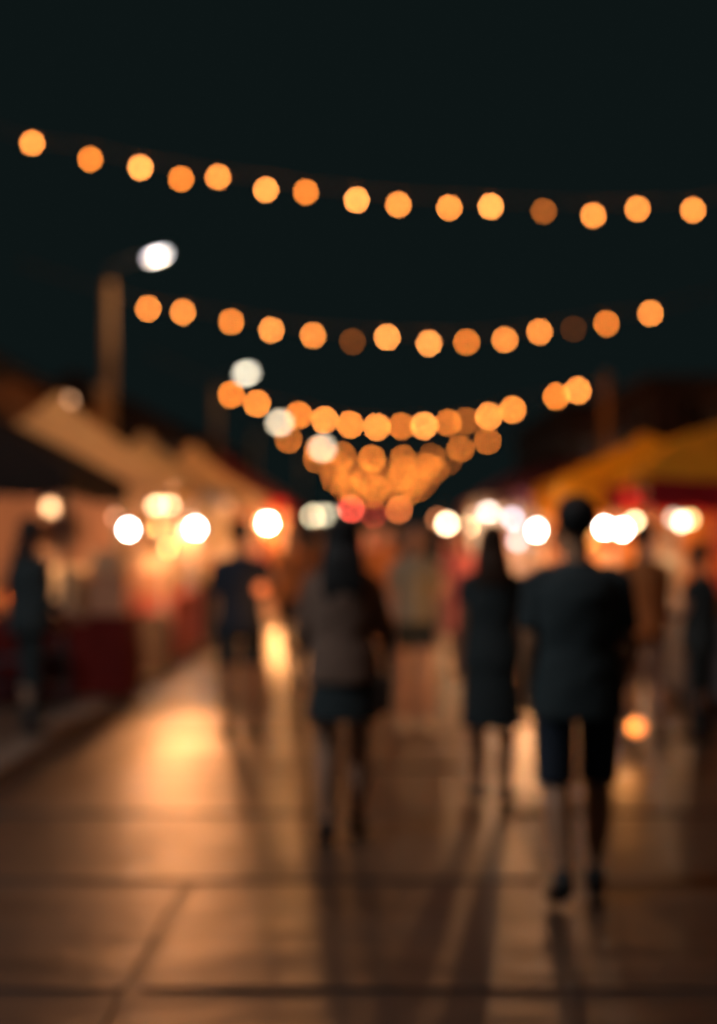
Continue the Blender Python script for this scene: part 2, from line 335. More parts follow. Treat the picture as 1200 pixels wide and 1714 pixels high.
# ------------------------------------------------------------------ stalls
canv_b = cloth('beige canvas', (0.90, 0.76, 0.56), .7); canv_d = cloth('dark brown canvas', (0.035, 0.028, 0.026), .05)
canv_y = cloth('yellow canvas', (0.90, 0.60, 0.06), .5); canv_r = cloth('red canvas', (0.50, 0.03, 0.04), .35); canv_m = cloth('maroon canvas', (0.22, 0.05, 0.06), .2)
canv_w = cloth('white canvas', (0.65, 0.60, 0.52), .35); canv_o = cloth('orange canvas', (0.6, 0.25, 0.08), .35); wall_p = cloth('peach canvas', (0.42, 0.24, 0.18), .2)
canv_t = cloth('tan canvas', (0.36, 0.25, 0.17), .2)
canv_v = cloth('violet canvas', (0.12, 0.05, 0.09), .2)
def tent(label, cx, cy, w_, d_, ez, pz, mroof, mval, back=None, side=None, inner=0, bulge=.25, val=.24, group='market tents'):
    t = thing('market_tent', label, 'market tent', (cx, cy, 0.0), group=group)
    # canopy, a slack pyramid with real thickness
    bm = nb(); n = 6; rings = []
    for q in range(n + 1):
        u = q / n; hw = w_ / 2 * u + .03; hd = d_ / 2 * u + .03
        z = pz - (pz - ez) * (u ** (1 + bulge)) - .05 * math.sin(PI * u) * 0
        ring = []
        for (ax, ay, bx, by) in ((-1, -1, 1, -1), (1, -1, 1, 1), (1, 1, -1, 1), (-1, 1, -1, -1)):
            for s in range(4):
                f = s / 4; x = ax + (bx - ax) * f; y = ay + (by - ay) * f
                sag = -.06 * u * math.sin(PI * f)
                ring.append(bm.verts.new((x * hw, y * hd, z + sag)))
        rings.append(ring)
    for q in range(n):
        for k in range(16): bm.faces.new((rings[q][k], rings[q][(k + 1) % 16], rings[q + 1][(k + 1) % 16], rings[q + 1][k]))
    bm.faces.new(rings[0][::-1])
    c = obj('canopy', bm, mroof, t); c.modifiers.new('thick', 'SOLIDIFY').thickness = .006
    for (x, y, lx, ly) in ((0, -d_ / 2 - .035, w_, 0), (0, d_ / 2 + .035, w_, 0), (-w_ / 2 - .035, 0, 0, d_), (w_ / 2 + .035, 0, 0, d_)):
        bm = nb(); L = lx or ly; ns = 18; top = []; bot = []
        for k in range(ns + 1):
            f = k / ns; p = (f - .5) * L; wv = .012 * math.sin(k * 1.9); sag = -.06 * abs(math.sin(PI * ((f * 4) % 1) / 1)) * 0 - .06 * math.sin(PI * f) * .8
            sc = val * (1 - .22 * abs(math.cos(k * PI / 3)))
            P = (p, wv) if lx else (wv, p)
            top.append(bm.verts.new((P[0] * 1, P[1], ez + .01 + sag))); bot.append(bm.verts.new((P[0], P[1] * (1.5 if lx else 1), ez - sc + sag)))
        for k in range(ns): bm.faces.new((top[k], top[k + 1], bot[k + 1], bot[k]))
        v = obj('valance', bm, mval, t, (x, y, 0)); v.modifiers.new('thick', 'SOLIDIFY').thickness = .005
    for sx in (-1, 1):
        for sy in (-1, 1):
            bm = nb(); box(bm, (sx * (w_ / 2 - .05), sy * (d_ / 2 - .05), (ez - .06) / 2), (.05, .05, ez - .06), .006)
            box(bm, (sx * (w_ / 2 - .05), sy * (d_ / 2 - .05), .012), (.14, .14, .02)); obj('leg', bm, white_m if mroof is not canv_d else dmetal_m, t)
    bm = nb()
    for s in (-1, 1):
        box(bm, (0, s * (d_ / 2 - .05), ez - .08), (w_ - .16, .03, .03)); box(bm, (s * (w_ / 2 - .05), 0, ez - .08), (.03, d_ - .16, .03))
    obj('frame_bar', bm, white_m, t)
    def panel(axis, p, m):
        bm = nb(); ns = 24; a = []; b = []; L = (w_ if axis == 'x' else d_) - .2
        for k in range(ns + 1):
            q = (k / ns - .5) * L; wv = .03 * math.sin(k * 1.7)
            P = (q, p + wv) if axis == 'x' else (p + wv, q)
            a.append(bm.verts.new((P[0], P[1], ez - .12))); b.append(bm.verts.new((P[0], P[1], .06)))
        for k in range(ns): bm.faces.new((a[k], a[k + 1], b[k + 1], b[k]))
        o = obj('side_wall', bm, m, t); o.modifiers.new('thick', 'SOLIDIFY').thickness = .006
    if back: panel('x', d_ / 2 - .12, back)
    if side: panel('y', side[0] * (w_ / 2 - .12), side[1])
    return t
tent('nearest left tent with dark brown roof over a peach back wall', -4.55, 14.9, 3.5, 3.0, 2.12, 3.0, canv_d, canv_d, wall_p, (-1, wall_p))
tent('pale beige tent just behind the dark roofed one', -4.0, 18.7, 3.1, 2.8, 2.15, 3.3, canv_b, canv_b, canv_t, (-1, canv_b), bulge=-.2)
tent('third beige tent of the left row, behind the two white lamps', -3.5, 22.3, 2.5, 2.5, 2.15, 3.05, canv_b, canv_w, canv_b, (-1, canv_b), bulge=-.3)
tent('small beige tent with orange back wall, fourth of the left row', -3.25, 26.0, 2.4, 2.4, 2.15, 3.1, canv_b, canv_b, canv_o, (-1, canv_o), bulge=-.3)
tent('maroon tent on the left, behind the man standing in black', -3.1, 30.0, 2.5, 2.6, 2.15, 3.1, canv_m, canv_r, canv_o, (-1, canv_m), bulge=-.2)
tent('far orange tent near the end of the left row', -3.4, 36.0, 2.8, 3.0, 2.15, 3.1, canv_o, canv_r, canv_o, (-1, canv_m))
tent('near yellow canopy with red valance at the right picture edge', 3.55, 14.3, 2.4, 2.2, 2.06, 2.62, canv_y, canv_r, None, (1, canv_r), bulge=1.3, val=.3)
tent('yellow tent with glowing yellow valance behind the tall man', 3.25, 18.3, 2.4, 2.4, 2.15, 2.78, canv_y, canv_y, canv_o, (1, canv_m), bulge=-.15, val=.4)
tent('maroon tent of the right row, left of the yellow one', 3.1, 22.4, 2.4, 2.5, 2.15, 2.68, canv_m, canv_v, grey_c, (1, canv_m))
tent('violet tent with white lit inside, right of the walkway', 3.0, 27.0, 2.5, 2.6, 2.15, 2.75, canv_v, canv_w, canv_w, (1, canv_v))
tent('brown tent farthest along the right row', 3.2, 33.0, 2.6, 2.8, 2.15, 2.9, canv_m, canv_m, canv_o, (1, canv_o))

def table(label, cx, cy, lx, ly, h, clothm=None, clabel=None):
    t = thing('market_table', label, 'table', (cx, cy, .03), group='market stall tables')
    bm = nb(); box(bm, (0, 0, h - .02), (lx, ly, .04), .006); obj('tabletop', bm, wood_m, t)
    for sx in (-1, 1):
        for sy in (-1, 1):
            bm = nb(); box(bm, (sx * (lx / 2 - .08), sy * (ly / 2 - .08), (h - .04) / 2), (.045, .045, h - .04), .005); obj('leg', bm, dmetal_m, t)
    if clothm:
        bm = nb(); top = []; bot = []; N = 48; per = []
        for (ax, ay, bx, by) in ((-1, -1, 1, -1), (1, -1, 1, 1), (1, 1, -1, 1), (-1, 1, -1, -1)):
            for s in range(12): per.append((ax + (bx - ax) * s / 12, ay + (by - ay) * s / 12))
        e = .008
        for i, (x, y) in enumerate(per):
            fl = 1 + .0; k = .018 * math.sin(i * 1.57) + .02
            nx, ny = (x if abs(x) >= .999 else 0), (y if abs(y) >= .999 else 0)
            top.append(bm.verts.new((x * (lx / 2 + e), y * (ly / 2 + e), h + .006)))
            bot.append(bm.verts.new((x * (lx / 2 + e) + nx * k, y * (ly / 2 + e) + ny * k, .06 + .02 * math.sin(i * .8))))
        bm.faces.new(top)
        for i in range(N): bm.faces.new((top[i], bot[i], bot[(i + 1) % N], top[(i + 1) % N]))
        o = tag(obj('tablecloth', bm, clothm, loc=(cx, cy, .03)), clabel, 'tablecloth')
    return cx, cy, h + .038
T1 = table('wide table at the front of the dark roofed left tent', -3.45, 13.9, 2.3, .75, .78, red_c, 'dark red cloth over the wide table under the dark roofed tent')
T2 = table('table along the walkway under the second left tent', -2.75, 18.7, .7, 2.6, .78, pink_c, 'dusty pink cloth over the table under the second left tent')
T3 = table('table along the walkway under the third left tent', -2.7, 22.3, .7, 2.6, .78, canv_d, 'dark brown cloth over the table under the third left tent')
T4 = table('table along the walkway under the fourth left tent', -2.75, 26.0, .7, 2.6, .78, orange_c, 'orange cloth over the table under the fourth left tent')
R1 = table('table under the near yellow canopy on the right', 3.2, 14.3, .8, 2.4, .78, grey_c, 'grey cloth over the table under the near yellow canopy')
R2 = table('table under the yellow tent behind the tall man', 2.75, 18.3, .7, 2.6, .78, white_c, 'white cloth over the table under the yellow tent')
R3 = table('table under the maroon tent of the right row', 2.6, 22.6, .7, 2.6, .78, navy_c, 'navy cloth over the table under the maroon right tent')

# goods on the tables
def crate(label, loc, size, m, rz=0, group='crates of goods on the stall tables'):
    t = thing('crate', label, 'crate', loc, rz, group); sx, sy, sz = size
    for k in range(3):
        z = sz * (k + .5) / 3
        for s in (-1, 1):
            bm = nb(); box(bm, (0, s * (sy / 2 - .006), z), (sx, .012, sz / 3 - .015)); obj('slat', bm, m, t)
            bm = nb(); box(bm, (s * (sx / 2 - .006), 0, z), (.012, sy - .026, sz / 3 - .015)); obj('slat', bm, m, t)
    bm = nb(); box(bm, (0, 0, .008), (sx - .03, sy - .03, .012)); obj('bottom', bm, m, t)
    return t
def fruit_pile(label, loc, r, n, m, spread, cat='fruit pile'):
    t = thing('fruit_pile', label, cat, loc)
    me = None
    for k in range(n):
        a = k * 2.4; rr = spread * math.sqrt(k / n); lvl = max(0, 1 - rr / spread)
        if me is None:
            bm = nb(); ball(bm, (0, 0, 0), r, 2); me = bpy.data.meshes.new('fruit'); bm.to_mesh(me); bm.free(); me.materials.append(m)
            for f in me.polygons: f.use_smooth = True
        link('fruit', me, m, t, (rr * math.cos(a), rr * math.sin(a) * .8, r + lvl * r * 2.6))
    return t
def bottle(label, loc, h, m, group=None):
    t = thing('bottle', label, 'bottle', loc, group=group); r = h * .14
    bm = nb(); lathe(bm, [(r * .9, 0), (r, .01), (r, h * .6), (r * .4, h * .76), (r * .36, h * .93)], 12); obj('body', bm, m, t, smooth=True)
    bm = nb(); lathe(bm, [(r * .44, h * .932), (r * .44, h)], 12); obj('cap', bm, dmetal_m, t)
    return t
def carton(label, loc, size, m, rz=0):
    t = thing('carton', label, 'box', loc, rz); sx, sy, sz = size
    bm = nb(); box(bm, (0, 0, sz / 2), size, .008); obj('body', bm, m, t)
    for s in (-1, 1):
        bm = nb(); box(bm, (0, s * sy * .26, sz + .006), (sx - .01, sy * .46, .006), rot=Euler((s * .12, 0, 0))); obj('flap', bm, m, t)
    return t
cream_m = mat('cream card', (0.62, 0.48, 0.32), .8, .1, 6, .05); peach_m = mat('peach card', (0.62, 0.35, 0.22), .8, .1, 6, .05)
yel_m = mat('yellow fruit skin', (0.80, 0.42, 0.02), .45, .2, 10, .1); ora_m = mat('orange fruit skin', (0.75, 0.20, 0.02), .45, .2, 10, .1)
redf_m = mat('red fruit skin', (0.45, 0.03, 0.02), .4, .3, 10, .1); glassb = mat('green bottle glass', (0.03, 0.12, 0.05), .15, .2, 4, 0)
glassa = mat('amber bottle glass', (0.35, 0.12, 0.02), .15, .2, 4, 0); plas_w = mat('white plastic', (0.6, 0.6, 0.6), .4, .05, 4, 0)
yplas = mat('yellow plastic', (0.75, 0.50, 0.02), .45, .1, 4, .05)
x, y, z = T1
for i, (dx, m, lb, fm) in enumerate([(-.82, wood_m, 'brown crate at the left end of the red table', redf_m), (-.36, wood_m, 'brown crate of yellow fruit in the middle of the red table', yel_m), (.10, wood_m, 'brown crate of orange fruit on the red table beside the yellow one', ora_m)]):
    crate(lb, (x + dx, y - .05, z), (.4, .42, .16), m)
    fruit_pile(['pile of red fruit heaped in the leftmost crate on the red table', 'pile of yellow fruit heaped in the middle crate on the red table', 'pile of orange fruit heaped in the third crate on the red table'][i], (x + dx, y - .05, z + .05), .042, 26, fm, .17)
carton('cream box standing at the right end of the red table', (x + .55, y + .02, z), (.32, .34, .42), cream_m)
carton('peach box beside the cream box, at the walkway end of the red table', (x + .92, y + .02, z), (.34, .36, .34), peach_m, .1)
carton('small cream box on top of the peach box', (x + .9, y + .02, z + .37), (.26, .26, .2), cream_m, .3)
x, y, z = T2
for i, q in enumerate((-1.0, -.55, -.1, .4, .9)):
    [lambda: carton('peach box nearest the camera on the dusty pink cloth', (x, y + q, z), (.4, .34, .3), peach_m),
     lambda: fruit_pile('pile of orange fruit on the dusty pink cloth', (x, y + q, z), .045, 24, ora_m, .2),
     lambda: carton('tall cream box mid table on the dusty pink cloth', (x, y + q, z), (.34, .36, .46), cream_m),
     lambda: crate('brown crate of the dusty pink table', (x, y + q, z), (.4, .42, .2), wood_m),
     lambda: carton('cream box at the far end of the dusty pink cloth', (x, y + q, z), (.4, .4, .3), cream_m)][i]()
for (xx, yy, zz), nm in ((T3, 'dark brown cloth of the third left tent'), (T4, 'orange cloth of the fourth left tent'), (R2, 'white cloth of the yellow tent'), (R3, 'navy cloth of the maroon tent')):
    carton('cream box at the near end of the ' + nm, (xx, yy - .95, zz), (.4, .4, .32), cream_m)
    fruit_pile('pile of yellow fruit on the ' + nm, (xx, yy - .35, zz), .05, 24, yel_m, .22)
    carton('peach box at the far end of the ' + nm, (xx, yy + .5, zz), (.42, .5, .4), peach_m)
    for k in range(3): bottle(('left', 'middle', 'right')[k] + ' amber bottle of the three on the ' + nm, (xx + (-.2 + .2 * k), yy + .05, zz), .3, glassa, 'amber bottles on the ' + nm)
x, y, z = R1
crate('brown crate at the near end of the grey cloth', (x, y - .9, z), (.5, .4, .2), wood_m)
fruit_pile('pile of red fruit in the crate on the grey cloth', (x, y - .9, z + .08), .045, 24, redf_m, .19)
for k, q in enumerate(('leftmost green bottle of the row on the grey cloth', 'green bottle second from the left in the row on the grey cloth', 'green bottle third from the left in the row on the grey cloth', 'rightmost green bottle of the row on the grey cloth')): bottle(q, (x - .25 + .17 * k, y - .35, z), .3, glassb, 'green bottles on the grey cloth')
for k, px in enumerate((1060, 1090)):
    pass
# low goods and stools in front of / under the left table
def stool(label, loc, m, h=.45):
    t = thing('stool', label, 'stool', loc, random.uniform(0, 1), 'low stools by the stalls')
    bm = nb(); box(bm, (0, 0, h - .02), (.34, .34, .04), .012); obj('seat', bm, m, t)
    for sx in (-1, 1):
        for sy in (-1, 1):
            bm = nb(); loft(bm, [(sx * .12, sy * .12, h - .04), (sx * .16, sy * .16, 0)], [.02, .016], 8); obj('leg', bm, m, t)
    bm = nb(); 
    for s in (-1, 1): box(bm, (0, s * .143, .2), (.25, .02, .03))
    obj('stretcher', bm, m, t)
navp = mat('navy plastic', (0.02, 0.03, 0.05), .5, .1, 4, 0)
stool('dark stool in front of the red table, at the left picture edge', (-3.25, 13.15, .03), navp)
stool('dark stool in front of the red table, nearer its middle', (-2.95, 13.3, .03), navp, .5)
carton('black storage box on the pavement at the foot of the red cloth', (-3.0, 12.95 + .35, .03) if False else (-2.62, 15.2, .03), (.35, .5, .45), leather_m)
carton('black storage box under the second left tent beside its table', (-2.5, 16.6, .03), (.3, .6, .6), leather_m)

# ------------------------------------------------------------------ lamps of the stalls
def up_light(loc, watts, col, parent):     # upward spot added at the lamp, brightens only the canopy above
    L = bpy.data.lights.new('lamp_light', 'SPOT'); L.energy = watts; L.color = col; L.shadow_soft_size = .05
    L.spot_size = math.radians(165); L.spot_blend = .5; L.cycles.use_multiple_importance_sampling = False
    o = bpy.data.objects.new('lamp_light', L); C.objects.link(o); o.parent = parent; o.location = loc; o.rotation_euler = (PI, 0, 0)
def hanging_lamp(label, px, py, d, col, L, watts, r=.04, lcol=None, topz=None, shade=None, low=.0):
    p = at(px, py, d); t = thing('hanging_lamp', label, 'hanging lamp', tuple(p), group='lamps hung in the stalls')
    bm = nb(); lathe(bm, [(0, -r), (r * .6, -r * .8), (r * .95, -r * .3), (r, 0), (r * .9, r * .45), (r * .5, r * .95), (r * .4, r * 1.2)], 14)
    obj('bulb', bm, mat('lamp glow %.2f %.2f %d' % (col[1], col[2], L), (.6, .6, .6), .3, 0, 3, 0, emit=col, estr=L, samp=(watts == 0)), t, smooth=True)
    bm = nb(); loft(bm, [(0, 0, r * 1.15), (0, 0, r * 2.2)], [r * .45, r * .4], 8); obj('socket', bm, dmetal_m, t)
    topz = topz or 2.12
    if topz - p.z > .1:
        bm = nb(); loft(bm, [(0, 0, r * 2.1), (0, 0, topz - p.z)], [.006, .006], 6); obj('cord', bm, cable_m, t)
    if shade:
        bm = nb(); rings = []
        n = 20
        for rr, zz in ((r * 1.0, r * 1.7), (r * 1.6, r * 1.5), (r * shade, r * .7)):
            rings.append([bm.verts.new((rr * math.cos(2 * PI * k / n), rr * math.sin(2 * PI * k / n), zz)) for k in range(n)])
        for q in range(2):
            for k in range(n): bm.faces.new((rings[q][k], rings[q][(k + 1) % n], rings[q + 1][(k + 1) % n], rings[q + 1][k]))
        o = obj('lamp_shade', bm, white_m, t, smooth=True); o.modifiers.new('thick', 'SOLIDIFY').thickness = .003
    if watts < 0: up_light((0, 0, r * 1.2), -watts, lcol or col, t)
    elif watts:
        q = point('lamp_light', (0, 0, -r - .035), watts, lcol or col, .03, t)
    return t
warm = (1, .36, .10); warm2 = (1, .5, .22); cool = (1, .84, .68)
W = (1.0, .97, .92)
hanging_lamp('brilliant white lamp at the left, over the peach boxes', 215, 887, 17.4, W, 70, 12, .045, (1, .42, .15))
hanging_lamp('brilliant white lamp on the left, nearer the walkway of the two', 327, 885, 19.6, W, 70, 12, .05, (1, .42, .15))
hanging_lamp('peach lamp showing behind the brilliant white lamp nearer the walkway', 312, 888, 19.9, (1, .55, .30), 7, 15, .05, warm)
hanging_lamp('small amber lamp hanging lowest among the left lamps', 279, 918, 18.0, (1, .45, .13), 16, 10, .042, warm)
hanging_lamp('dim peach lamp left of the leftmost brilliant white lamp', 195, 866, 17.2, (1, .45, .25), 5, 0, .042, warm)
hanging_lamp('brilliant white lamp over the head of the standing man in black', 448, 876, 27.2, W, 90, 280, .055, (1, .40, .12))
hanging_lamp('amber lamp half hidden behind the lamp above the man in black', 436, 874, 30.8, (1, .5, .15), 30, 90, .05, warm)
hanging_lamp('dim pink peach lamp behind the lamp above the man in black', 466, 884, 33.5, (1, .42, .26), 10, 0, .06, warm)
spot('lamp_light', (-2.36, 19.6, 1.60), (-1.2, 5.6, 0), 190, (1, .36, .11), 20)
spot('lamp_light', (-2.5, 18.3, 1.98), (-1.2, 5.6, 0), 330, (1, .36, .12), 23)
spot('lamp_light', (-2.02, 27.2, 1.62), (-1.2, 12, 0), 620, (1, .40, .12), 40)
spot('lamp_light', (2.19, 20.6, 1.62), (1.1, 7.5, 0), 300, (1, .42, .15), 34)
spot('lamp_light', (1.36, 30.9, 1.6), (.3, 12, 0), 120, (1, .36, .10), 40)
spot('lamp_light', (-2.1, 47.9, 1.95), (-.3, 13, 0), 480, (1, .36, .10), 30)
# wide tube lamp
def tube_lamp(label, px, py, d, wlen, col, L, watts, lcol):
    p = at(px, py, d); t = thing('tube_lamp', label, 'tube lamp', tuple(p))
    bm = nb(); loft(bm, [(-wlen / 2, 0, 0), (wlen / 2, 0, 0)], [.03, .03], 12); obj('tube', bm, mat('tube glow %d' % L, (.6, .6, .6), .3, 0, 3, 0, emit=col, estr=L, samp=False), t, smooth=True)
    bm = nb(); box(bm, (0, 0, .055), (wlen + .08, .07, .04), .008); obj('housing', bm, white_m, t)
    for s in (-1, 1):
        bm = nb(); loft(bm, [(s * wlen * .4, 0, .07), (s * wlen * .4, 0, 2.12 - p.z)], [.005, .005], 6); obj('cord', bm, cable_m, t)
    up_light((0, 0, .09), watts, lcol, t)
tube_lamp('glowing cream tube lamp above the two white lamps on the left', 271, 846, 18.4, .26, (1, .62, .32), 13, 640, (1, .58, .30))
hanging_lamp('yellow lamp just under the cream tube lamp', 265, 880, 19.0, (1, .42, .08), 4, 20, .05, warm)
hanging_lamp('pale lamp inside the nearest left tent, close to its back wall', 85, 850, 14.3, (1, .6, .36), 0.35, -45, .06, (1, .42, .18))
hanging_lamp('soft orange lamp under the third left tent, high beside its post', 350, 842, 22.3, (1, .45, .15), 1.5, -420, .07, (1, .55, .26))
hanging_lamp('soft orange lamp under the fourth left tent, low', 378, 862, 26.0, (1, .42, .14), 3, -400, .07, (1, .52, .24))
hanging_lamp('dim pale lamp on the roof ridge of the second left tent', 117, 671, 19.0, (1, .50, .25), 5, 0, .04, topz=3.2)
hanging_lamp('dim greenish white lamp left of the red one, farther left of two', 523, 864, 48, (.85, .78, .5), 18, 120, .07, warm, topz=2.2)
hanging_lamp('dim greenish white lamp touching the red one', 550, 863, 50, (.85, .74, .48), 15, 0, .07, topz=2.2)
hanging_lamp('pale lamp between the two dim greenish lamps', 538, 862, 54, (.8, .72, .5), 12, 0, .07, topz=2.3)
hanging_lamp('single red lamp at the far end of the street', 587, 853, 55, (1, .10, .06), 42, 60, .07, topz=2.5)
hanging_lamp('dull red lamp right of the brighter red one', 625, 862, 70, (1, .10, .05), 18, 0, .07, topz=2.5)
hanging_lamp('deep orange lamp under the crowded far bulbs', 668, 854, 60, (1, .22, .05), 34, 90, .07, topz=2.7)
hanging_lamp('dim brown lamp, leftmost of the right lamps', 733, 870, 34, (1, .3, .1), 8, 0, .055, warm)
hanging_lamp('cream lamp left of the woman in black, brighter of the two', 748, 877, 31, (1, .74, .46), 42, 90, .055, warm2)
hanging_lamp('cream orange lamp left of the woman in black, nearer her', 781, 885, 29.5, (1, .6, .3), 36, 130, .055, warm2)
hanging_lamp('big soft white lamp above the woman in black', 818, 852, 27.6, (.84, .92, 1), 13, 70, .085, (1, .6, .35))
hanging_lamp('second soft white lamp overlapping the big one above the woman', 832, 858, 28.4, (.95, .93, .97), 10, 0, .07)
hanging_lamp('faint bluish lamp right of the big soft white lamp', 858, 868, 20.9, (.6, .72, 1), 8, 0, .05)
hanging_lamp('faint bluish lamp low beside the brilliant lamp', 866, 905, 20.8, (.65, .72, 1), 5, 0, .05)
hanging_lamp('brilliant white lamp by the left ear of the tall man', 900, 888, 20.6, W, 70, 60, .05, (1, .44, .17))
hanging_lamp('brilliant white lamp right of the tall man, left of the touching two', 1012, 884, 18.5, W, 70, 12, .045, (1, .44, .17))
hanging_lamp('brilliant white lamp right of the tall man, right of the touching two', 1042, 887, 17.6, W, 66, 8, .043, (1, .44, .17))
hanging_lamp('cream lamp behind the two touching white lamps', 1062, 875, 18.6, (1, .75, .40), 17, 0, .045)
hanging_lamp('orange lamp at the right of the cluster of white lamps', 1082, 881, 18.2, (1, .5, .16), 15, 30, .045, warm)
hanging_lamp('greenish grey lamp, leftmost of the group at the right', 1127, 868, 16.4, (.8, .75, .55), 5, 0, .04)
hanging_lamp('bright cream lamp in the group at the right', 1141, 873, 15.4, (1, .86, .6), 13, 10, .04, (1, .5, .22))
hanging_lamp('yellowish lamp, rightmost of the group at the right', 1155, 870, 16.0, (1, .66, .24), 10, 0, .04)
hanging_lamp('added yellow lamp hidden behind the neck of the tall man, inside the yellow tent', 985, 905, 18.9, (1, .45, .05), 4, -95, .05, (1, .6, .25))  # added out of sight to brighten the yellow canopy and valance

def added_clamp_lamp(label, loc, target, watts, col=(1, .50, .22), ang=120):  # added lamps hooded away from the camera, light goods, walls and crowd
    t = thing('added_clamp_lamp', label, 'added clamp lamp', loc, group='added shaded lamps lighting the goods and crowd')
    d = (Vector(target) - Vector(loc)).normalized(); q = d.to_track_quat('Z', 'Y').to_euler()
    bm = nb(); n = 16; rings = [[bm.verts.new((r_ * math.cos(2 * PI * k / n), r_ * math.sin(2 * PI * k / n), z)) for k in range(n)] for r_, z in ((.02, -.06), (.035, -.04), (.075, .05))]
    for a in range(2):
        for k in range(n): bm.faces.new((rings[a][k], rings[a][(k + 1) % n], rings[a + 1][(k + 1) % n], rings[a + 1][k]))
    bm.faces.new(rings[0][::-1])
    o = obj('lamp_shade', bm, dmetal_m, t, rot=q, smooth=True); o.modifiers.new('thick', 'SOLIDIFY').thickness = .003
    bm = nb(); ball(bm, (0, 0, 0), .025, 2); obj('bulb', bm, mat('added clamp bulb glow', (.6, .6, .6), .3, 0, 3, 0, emit=(1, .6, .3), estr=12, samp=False), t, smooth=True)
    bm = nb(); box(bm, (0, 0, .09), (.03, .03, .06), .004); box(bm, (0, 0, .135), (.06, .05, .03), .004); obj('clamp', bm, dmetal_m, t)
    sp = spot('lamp_light', (0, 0, 0), target, watts, col, ang, .03, t)
added_clamp_lamp('added clamp lamp under the front edge of the dark roofed tent', (-3.0, 13.48, 1.93), (-3.9, 15.3, .9), 320)
added_clamp_lamp('added clamp lamp under the front edge of the second left tent', (-2.7, 17.35, 1.95), (-2.95, 20, .9), 150)
added_clamp_lamp('added clamp lamp under the front edge of the third left tent', (-2.5, 21.1, 1.95), (-2.8, 23.5, .8), 200)
added_clamp_lamp('added clamp lamp under the front edge of the fourth left tent', (-2.3, 24.85, 1.95), (-2.6, 27.5, .8), 260)
added_clamp_lamp('added clamp lamp under the front edge of the near yellow canopy', (2.6, 13.25, 1.88), (3.4, 15.8, .9), 190)
added_clamp_lamp('added clamp lamp under the front edge of the yellow tent', (2.35, 17.15, 1.95), (3.2, 19.4, .9), 240, (1, .55, .2))
added_clamp_lamp('added clamp lamp under the front edge of the maroon right tent', (2.1, 21.2, 1.95), (2.8, 23.8, .9), 220)
added_clamp_lamp('added clamp lamp on the walkway corner of the dark roofed tent', (-2.85, 13.45, 2.02), (-.4, 17.5, .9), 330, (1, .42, .16), 80)
added_clamp_lamp('added clamp lamp on the walkway corner of the near yellow canopy', (2.32, 13.3, 1.98), (.5, 17.5, .9), 300, (1, .40, .17), 80)
added_clamp_lamp('added clamp lamp on the walkway corner of the third left tent', (-2.2, 21.1, 2.05), (0, 27, .9), 500, (1, .42, .18), 80)
added_clamp_lamp('added clamp lamp on the walkway corner of the maroon right tent', (1.9, 21.2, 2.05), (.2, 27.5, .9), 500, (1, .40, .22), 80)

